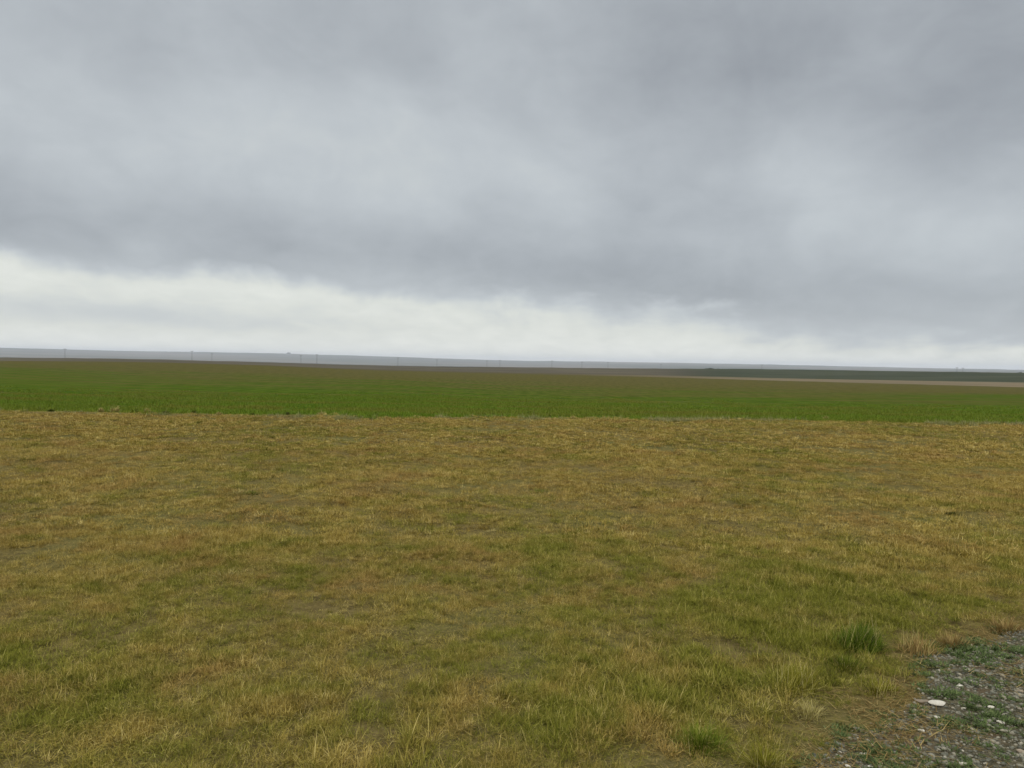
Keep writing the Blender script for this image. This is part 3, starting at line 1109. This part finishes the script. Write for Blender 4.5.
# ------------------------------------------------------------------ haze
hm = bpy.data.materials.new('haze_air'); hm.use_nodes = True
nt = NT(hm.node_tree)
out = nt.add('ShaderNodeOutputMaterial')
pv = nt.add('ShaderNodeVolumePrincipled')
pv.inputs['Color'].default_value = (.84, .88, .985, 1)
pv.inputs['Density'].default_value = 1.15e-4
pv.inputs['Anisotropy'].default_value = .1
nt.l.new(pv.outputs[0], out.inputs['Volume'])
ZB, ZT = -60.0, 80.0
o = simple('haze', [boxv((0, 0, (ZB + ZT) / 2), (24000, 24000, ZT - ZB))], hm)
tag(o, kind='stuff')

# ------------------------------------------------------------------ sky: an overcast deck, bright gap along the horizon
SUN_EL, SUN_AZ = R(52), R(-150)          # behind and to the left of the view, well diffused
w = bpy.data.worlds.new('World'); S.world = w; w.use_nodes = True
nt = NT(w.node_tree)
out = nt.add('ShaderNodeOutputWorld')
tc = nt.add('ShaderNodeTexCoord').outputs['Generated']
nrm = nt.vm('NORMALIZE', tc)
sp = nt.add('ShaderNodeSeparateXYZ'); nt.l.new(nrm, sp.inputs[0])
dx, dy, dz = sp.outputs
DEG = 180 / math.pi
az = nt.m('MULTIPLY', nt.m('ARCTAN2', dx, dy), DEG)
el = nt.m('MULTIPLY', nt.m('ARCSINE', dz), DEG)
# cloud-deck coordinates: the layer seen from below, foreshortened to the horizon
den = nt.m('ADD', nt.m('MAXIMUM', dz, 0.0), .26)
cx_ = nt.m('DIVIDE', dx, den); cy_ = nt.m('DIVIDE', dy, den)
cv = nt.add('ShaderNodeCombineXYZ'); nt.l.new(cx_, cv.inputs[0]); nt.l.new(cy_, cv.inputs[1])
deck = cv.outputs[0]
big = nt.noise(deck, .85, 5, .5, .3)
med = nt.noise(nt.vm('ADD', deck, (9, 4, 0)), 2.2, 6, .55, .4)
wisp = nt.noise(nt.scale_vec(deck, 1.0, .8, 1), 6.0, 5, .6, .3)
puff = nt.noise(nt.vm('ADD', nrm, (3, 1, 8)), 5.5, 6, .55, .5)
rag = nt.noise(nt.scale_vec(nrm, 1.0, 1.0, 1.7), 11.0, 5, .6, .6)
def blob(px, py, wx, wy, amp, tilt=0.0):
    d = ray(px, py)
    a0 = math.degrees(math.atan2(d.x, d.y)); e0 = math.degrees(math.asin(d.z))
    wa = math.degrees(wx / F); we = math.degrees(wy / F)
    u = nt.m('SUBTRACT', az, a0); v_ = nt.m('SUBTRACT', el, e0)
    v_ = nt.m('ADD', v_, nt.m('MULTIPLY', u, tilt))
    u = nt.m('DIVIDE', u, wa); v_ = nt.m('DIVIDE', v_, we)
    q_ = nt.m('ADD', nt.m('MULTIPLY', u, u), nt.m('MULTIPLY', v_, v_))
    return nt.m('MULTIPLY', nt.m('EXPONENT', nt.m('MULTIPLY', q_, -1.0)), amp)


# gap under the deck, dipping to the right
eff = nt.m('ADD', el, nt.m('MULTIPLY', nt.m('MAXIMUM', nt.m('MINIMUM', az, 60.), -60.), .095))
eff = nt.m('ADD', eff, nt.m('MULTIPLY', nt.m('SUBTRACT', med, .5), 4.2))
eff = nt.m('ADD', eff, nt.m('MULTIPLY', nt.m('SUBTRACT', wisp, .5), 3.0))
eff = nt.m('ADD', eff, nt.m('MULTIPLY', nt.m('SUBTRACT', puff, .5), 5.0))
eff = nt.m('ADD', eff, nt.m('MULTIPLY', nt.m('SUBTRACT', rag, .5), 3.8))
eff = nt.m('ADD', eff, blob(20, 225, 260, 40, 2.6))
gap = nt.sm(eff, 2.7, 6.0, 1.0, 0.0)


L_ = nt.m('ADD', .438, nt.m('MULTIPLY', nt.m('SUBTRACT', big, .5), .10))
L_ = nt.m('ADD', L_, nt.m('MULTIPLY', nt.m('SUBTRACT', med, .5), .13))
L_ = nt.m('ADD', L_, nt.m('MULTIPLY', nt.m('SUBTRACT', wisp, .5), .05))
L_ = nt.m('ADD', L_, nt.m('MULTIPLY', nt.m('SUBTRACT', puff, .5), .17))
L_ = nt.m('ADD', L_, nt.m('MULTIPLY', nt.m('SUBTRACT', rag, .5), .085))
for b in ((60, 120, 260, 70, .045), (330, 165, 260, 70, .045, .10), (740, 40, 330, 100, -.085), (900, 110, 160, 60, -.05), (120, 225, 280, 34, -.06), (520, 262, 260, 28, -.08, .10),
          (820, 180, 75, 60, .13), (500, 150, 150, 50, .06, .1), (1000, 225, 80, 45, .08), (120, 20, 180, 50, -.04), (880, 290, 190, 28, -.05), (640, 205, 110, 40, -.02), (470, 30, 120, 60, .03)):
    L_ = nt.m('ADD', L_, blob(*b))
gap = nt.m('MULTIPLY', gap, nt.m('SUBTRACT', 1.0, nt.m('ADD', blob(130, 315, 190, 13, .55, .02), blob(880, 322, 170, 14, .5))))
bright = nt.m('ADD', nt.m('ADD', .69, nt.sm(el, .2, 3.0, .10, 0)), nt.m('MULTIPLY', nt.m('SUBTRACT', wisp, .5), .22))
lum = nt.m('ADD', nt.m('MULTIPLY', L_, nt.m('SUBTRACT', 1.0, gap)), nt.m('MULTIPLY', bright, gap))
# an overcast sky is brightest overhead
zen = nt.sm(el, 27, 68, 1.0, 3.6)
lum = nt.m('MULTIPLY', lum, zen)
tone = nt.ramp(nt.m('DIVIDE', lum, zen), [(.30, (.925, .995, 1.078)), (.50, (.940, 1.007, 1.050)), (.66, (.988, 1.02, .957)), (.85, (1.0, 1.012, .94))])
bg = nt.add('ShaderNodeBackground')
vmul = nt.add('ShaderNodeVectorMath', operation='SCALE')
nt.l.new(tone, vmul.inputs[0]); nt.l.new(lum, vmul.inputs['Scale'])
nt.l.new(vmul.outputs[0], bg.inputs[0]); bg.inputs[1].default_value = 1.0
sky = nt.add('ShaderNodeTexSky', sky_type='NISHITA')
sky.sun_disc = False
sky.sun_elevation = SUN_EL
sky.sun_rotation = SUN_AZ
bs = nt.add('ShaderNodeBackground'); nt.l.new(sky.outputs[0], bs.inputs[0]); bs.inputs[1].default_value = .08
mx = nt.add('ShaderNodeMixShader'); mx.inputs[0].default_value = .94
nt.l.new(bs.outputs[0], mx.inputs[1]); nt.l.new(bg.outputs[0], mx.inputs[2]); nt.l.new(mx.outputs[0], out.inputs[0])
w.cycles.sampling_method = 'MANUAL'; w.cycles.sample_map_resolution = 512

ld = bpy.data.lights.new('sun', 'SUN'); ld.energy = 1.5; ld.angle = R(35); ld.color = (1, .975, .93)
lo = bpy.data.objects.new('sun', ld); COL.objects.link(lo)
sd_ = Vector((math.sin(SUN_AZ) * math.cos(SUN_EL), math.cos(SUN_AZ) * math.cos(SUN_EL), math.sin(SUN_EL)))
lo.rotation_euler = (-sd_).to_track_quat('-Z', 'Y').to_euler()

# ------------------------------------------------------------------ render settings
S.view_settings.view_transform = 'Standard'
S.view_settings.look = 'None'
S.view_settings.exposure = 0.20
S.view_settings.gamma = 1.0
S.view_settings.use_curve_mapping = False
S.render.engine = 'CYCLES'
S.cycles.max_bounces = 5
S.cycles.diffuse_bounces = 3
S.cycles.glossy_bounces = 1
S.cycles.transmission_bounces = 2
S.cycles.volume_bounces = 1
S.cycles.use_denoising = True
S.cycles.caustics_reflective = False
S.cycles.caustics_refractive = False
